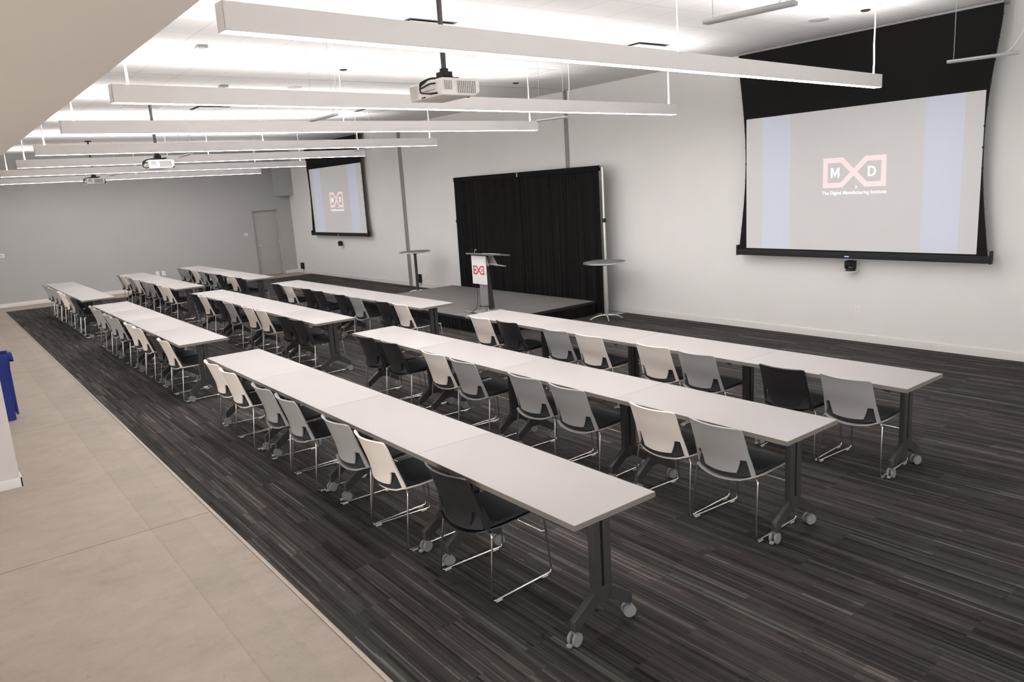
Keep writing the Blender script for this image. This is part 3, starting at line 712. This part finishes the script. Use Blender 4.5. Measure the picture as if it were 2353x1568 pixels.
CY = 7.225; CX0, CX1, CZ = -11.53, -7.045, 2.60
t = thing('pipe_and_drape', 'black pleated drape hung on steel pipes behind the stage', 'drape', (0, 0, 0))
nP = 4
for k in range(nP):
    xa, xb_ = CX0+(CX1-CX0)*k/nP, CX0+(CX1-CX0)*(k+1)/nP
    m = MB(); m.grid(pleats((xa-(.03 if k else 0), CY), (xb_+(.03 if k < nP-1 else 0), CY), .02, CZ-.07, 7, .024, .018+.004*(k % 2), .05, 14, seed=10+k), .003)
    dr = m.build('drape_panel', M['drape'], t, smooth=60)
    MB().box(xa, xb_, CY-.045, CY+.012, CZ-.085, CZ+.005, .008).build('rod_pocket', M['drape'], dr)
MB().cyl((CX0-.03, CY, CZ-.02), (CX1+.05, CY, CZ-.02), .018, n=12).build('crossbar', M['alu'], t)
for x in (CX0-.04, CX1+.045):
    p = MB(); p.cyl((x, CY+.01, .008), (x, CY+.01, 1.66), .025, n=16); p.cyl((x, CY+.01, 1.66), (x, CY+.01, CZ-.03), .021, n=16)
    up = p.build('upright_pole', M['alu'], t)
    MB().cyl((x, CY+.01, 1.63), (x, CY+.01, 1.70), .031, n=16).build('locking_collar', M['black'], up)
    MB().box(x-.2, x+.2, CY-.1 if x > -8 else CY-.1, CY+.26, 0, .009, .003).build('base_plate', M['alu'], up)
MB().box(-9.30, -9.285, CY-.056, CY-.045, CZ-.085, CZ-.005, .002).build('clip', M['base_w'], t)

def cocktail(label, x, y, polem):
    t = thing('cocktail_table', label, 'table', (x, y, 0), 0, 'tall round cocktail tables')
    MB().lathe([(.001, .975), (.340, .975), (.356, .982), (.356, .996), (.350, 1.0), (.001, 1.0)], (0, 0, 0), 48).build('tabletop', M['tabgrey'], t)
    MB().lathe([(.351, .976), (.362, .979), (.362, .999), (.351, 1.002)], (0, 0, 0), 48, True).build('edge_band', M['alu'], t)
    MB().lathe([(.034, .07), (.034, .93), (.09, .96), (.09, .974)], (0, 0, 0), 24).build('column', polem, t)
    for k in range(4):
        a = -.646+k*PI/2; c, s = math.cos(a), math.sin(a)
        m = MB(); m.tube([(c*r, s*r, z) for r, z in ((.02, .085), (.08, .085), (.16, .072), (.24, .042), (.285, .012))], [.017, .015, .012, .010, .009], 8)
        lg = m.build('foot', M['alu'], t)
        MB().cyl((c*.285, s*.285, 0), (c*.285, s*.285, .014), .014, n=10).build('glide', M['black'], lg)
    return t
cocktail('tall round cocktail table beside the drape, nearer the near screen', -6.63, 6.84, M['alu'])
cocktail('tall round cocktail table with dark column beyond the stage', -12.85, 6.84, M['steel'])

LX, LY = -8.03, 5.30
t = thing('lectern', 'slim silver lectern with white logo sign standing on the stage', 'lectern', (LX, LY, SZ+.0015))
MB().box(-.058, .058, -.045, .045, .02, .96, .012).build('column', M['lectm'], t)
b = MB(); b.box(-.30, .30, -.25, -.19, 0, .025, .006); b.box(-.30, .30, .19, .25, 0, .025, .006); b.box(-.09, .09, -.25, .25, 0, .03, .006); b.build('base', M['lectm'], t)
MB().tube([(-.085, -.06, .10), (.085, -.06, .105), (.09, .055, .10), (-.088, .055, .105), (-.085, -.06, .10)], .008, 6, .02).build('cable_wrap', M['black'], t)
MB().prism([(.05, .02), (.20, .02), (.11, .92), (.05, .92)], 'x', -.02, .02, .002).build('rear_taper', M['lectd'], t)  # dark tapered plate set behind the column
sg = MB().box(-.205, .205, -.075, -.060, .490, .975, .003).build('sign_board', M['paper'], t)
bow_tie(-.005, .730, .315, .150, .024, -.0775, -.0748).build('logo', M['red'], sg, smooth=0)
letter('M', -.105, .730, .05, -.0775, -.0748, M['ink'], sg)
letter('D', .09, .730, .05, -.0775, -.0748, M['ink'], sg)
RT = Matrix.Rotation(math.radians(-7), 3, 'X')
MB().box(-.24, .40, -.16, .30, .975, 1.0, .004, rot=RT).build('top_shelf', M['lecttop'], t)
MB().box(.05, .30, -.02, .18, .992, 1.004, .003, rot=RT).build('tablet', M['paper'], t)
m = MB(); m.box(.03, .34, .0, .26, .800, .812, .002, rot=Matrix.Rotation(math.radians(-14), 3, 'X')); m.prism([(.03, .815), (.20, .80), (.16, .96), (.03, .96)], 'y', -.02, -.008); m.prism([(.03, .80), (.30, .79), (.16, .965), (.03, .965)], 'y', .11, .118)
m.build('lower_tray', M['tray'], t)
m = MB(); m.tube([(-.13, -.05, 1.0), (-.125, -.05, 1.05), (-.14, -.03, 1.075), (-.17, .01, 1.07)], .006, 6, .02); m.cyl((-.17, .01, 1.07), (-.21, .05, 1.055), .010, n=8); m.build('gooseneck_microphone', M['lectm'], t)
MB().tube([(-.20, .02, .98), (-.255, -.02, .80), (-.22, -.03, .55), (-.13, -.04, .38), (-.10, -.07, .2), (-.12, -.09, .06), (-.02, -.26, .032)], .005, 6, .08).build('power_cord', M['black'], t)
tag(MB().tube([(LX+.10, LY+.0, SZ+.055), (LX+.14, LY-.03, SZ+.03), (LX+.2, LY-.02, SZ+.028), (LX+.24, LY+.02, SZ+.008), (LX+.31, LY+.0, SZ+.008)], .008, 6, .02).build('cable_bundle', M['glide']), 'loose bundle of cable on the stage at the lectern base', 'cable')

# ------------------------------------------------------------------ wall fittings
def ptz(label, x, z):
    t = thing('conference_camera', label, 'camera', (x, YW, z), 0, 'black wall cameras below the screens')
    MB().box(-.075, .075, -.16, 0, -.075, -.066, .002).build('shelf_bracket', M['base_w'], t)
    MB().box(-.03, .05, -.012, 0, -.10, .07, .002).build('mounting_plate', M['base_w'], t)
    b = MB(); b.cyl((0, -.085, -.066), (0, -.085, -.028), .068, .060, 24, .006); b.build('camera_base', M['black'], t)
    MB().box(-.066, -.044, -.12, -.05, -.03, .065, .008).build('yoke_arm', M['black'], t); MB().box(.044, .066, -.12, -.05, -.03, .065, .008).build('yoke_arm', M['black'], t)
    h = MB(); h.cyl((-.044, -.085, .03), (.044, -.085, .03), .045, n=24, bevel=.008); h.cyl((0, -.085, .03), (0, -.145, .02), .032, n=20, bevel=.005); h.build('camera_head', M['black'], t)
    MB().box(-.035, -.025, -.153, -.148, -.05, -.043).build('indicator', M['led'], t, smooth=0)
ptz('black wall camera on shelf under the near projection screen', -2.66, 1.03)
ptz('black wall camera on shelf under the far projection screen', -18.12, 1.02)
def plate(name, label, cat, loc, face, w, h, m, group=None, slots=0, text=False):
    t = thing(name, label, cat, loc, 0, group); d = .008
    def bx(a0, a1, z0, z1, e0, e1):
        return MB().box(a0, a1, -e1, -e0, z0, z1, .0015) if face == 'y' else MB().box(e0, e1, a0, a1, z0, z1, .0015)
    bx(-w/2, w/2, -h/2, h/2, 0, d).build('plate', m, t)
    for k in range(slots):
        z = h*(.22 if k == 0 else -.22); bx(-w*.22, w*.22, z-h*.12, z+h*.12, d-.001, d+.001).build('socket', M['base_w'], t)
    if text:
        for k in range(2): bx(-w*.32, w*.32, h*(.12-.3*k)-h*.05, h*(.12-.3*k)+h*.05, d-.001, d+.0008).build('printed_line', M['ink'], t)
    return t
plate('wall_outlet', 'white wall outlet below the near projection screen', 'outlet', (-2.584, YW, .42), 'y', .075, .12, M['paper'], 'white wall outlets', 2)
plate('wall_outlet', 'white wall outlet beside the black box near the stage', 'outlet', (-13.622, YW, .279), 'y', .08, .12, M['paper'], 'white wall outlets', 2)
plate('wall_outlet', 'white outlet beside the black box near the far corner', 'outlet', (-20.95, YW, .27), 'y', .08, .12, M['paper'], 'white wall outlets', 2)
plate('wall_outlet', 'white outlet on grey wall, one farther from the door', 'outlet', (XB, 3.22, .446), 'x', .10, .14, M['paper'], 'white wall outlets', 2)
plate('wall_outlet', 'white outlet on grey wall, one nearer the door', 'outlet', (XB, 3.39, .446), 'x', .10, .14, M['paper'], 'white wall outlets', 2)
plate('room_sign', 'small white room sign on grey wall beside the door', 'sign', (XB, 5.99, 1.375), 'x', .12, .075, M['paper'], None, 0, True)
plate('room_sign', 'small white sign on grey wall above the carpet corner', 'sign', (XB, -.57, 1.375), 'x', .19, .10, M['paper'], None, 0, True)
for x, z, wh in ((-21.22, .22, 'near the far corner'), (-13.90, .22, 'beyond the stage, behind a cocktail table')):
    t = thing('power_box', 'small black box on the white wall %s' % wh, 'power box', (x, YW, z), 0, 'black wall boxes near the floor')
    MB().box(-.075, .075, -.075, 0, -.09, .11, .008).build('case', M['black'], t)
    MB().tube([(.06, -.03, -.08), (.07, -.03, -.12), (.03, -.02, -.16), (.0, -.02, -.19)], .006, 6, .02).build('cord', M['black'], t)

# ------------------------------------------------------------------ recycling bin
t = thing('recycling_bin', 'tall blue recycling bin on the concrete behind the partition end', 'bin', (-8.08, -1.885, -.004))
def ring(hx_, hy_, z, r=.03):
    out = []
    for cxs, cys, a0 in ((1, 1, 0), (-1, 1, PI/2), (-1, -1, PI), (1, -1, 1.5*PI)):
        for k in range(4):
            a = a0+k*PI/6; out.append((cxs*(hx_-r)+r*math.cos(a), cys*(hy_-r)+r*math.sin(a), z))
    return out
m = MB(); prof = [(.125, .225, 0), (.132, .235, .25), (.145, .265, .70), (.150, .272, .72), (.150, .275, .80), (.142, .267, .80), (.132, .245, .60), (.12, .22, .02)]
V = [[m.bm.verts.new(p) for p in ring(a, b_, z)] for a, b_, z in prof]
for A, B in zip(V, V[1:]):
    for k in range(16): m.bm.faces.new((A[k], A[(k+1) % 16], B[(k+1) % 16], B[k]))
m.bm.faces.new(V[0][::-1]); m.bm.faces.new(V[-1])
m.build('tub', M['blue'], t)
m = MB(); m.box(-.07, .07, .270, .305, .69, .715, .006); m.box(-.07, -.05, .270, .305, .69, .79, .006); m.box(.05, .07, .270, .305, .69, .79, .006); m.box(-.07, .07, .295, .310, .69, .75, .005)
m.build('handle', M['blue'], t)
for x in (-.06, .06):
    MB().box(x-.012, x+.012, .238, .262, .05, .62, .006).build('rib', M['blue'], t)
MB().box(.146, .153, -.10, .12, .575, .60, .002).build('sticker', M['orange'], t)

# ------------------------------------------------------------------ camera, world, view
cam = bpy.data.cameras.new('camera'); co = bpy.data.objects.new('camera', cam); COL.objects.link(co)
yaw, pit, rol = math.radians(52.587), math.radians(-11.5372), math.radians(-3.599)
F = Vector((-math.sin(yaw)*math.cos(pit), math.cos(yaw)*math.cos(pit), math.sin(pit)))
R0 = F.cross(Vector((0, 0, 1))).normalized(); U0 = R0.cross(F)
R = R0*math.cos(rol)+U0*math.sin(rol); U = -R0*math.sin(rol)+U0*math.cos(rol)
m4 = Matrix(((R.x, U.x, -F.x, 2.5142), (R.y, U.y, -F.y, -2.226), (R.z, U.z, -F.z, 2.3402), (0, 0, 0, 1)))
co.matrix_world = m4
cam.sensor_width = 36.; cam.sensor_fit = 'HORIZONTAL'; cam.lens = 1736.2623/2353*36.; cam.clip_start = .05; cam.clip_end = 100
SC.camera = co
wd = bpy.data.worlds.new('world'); SC.world = wd; wd.use_nodes = True
wd.node_tree.nodes['Background'].inputs['Color'].default_value = (1., .975, .945, 1); wd.node_tree.nodes['Background'].inputs['Strength'].default_value = 2.2
SC.view_settings.view_transform = 'Standard'; SC.view_settings.look = 'None'; SC.view_settings.gamma = 1.; SC.view_settings.use_curve_mapping = False
SC.view_settings.exposure = .70
SC.cycles.use_denoising = True; SC.cycles.max_bounces = 10; SC.cycles.diffuse_bounces = 6; SC.cycles.sample_clamp_indirect = 6.
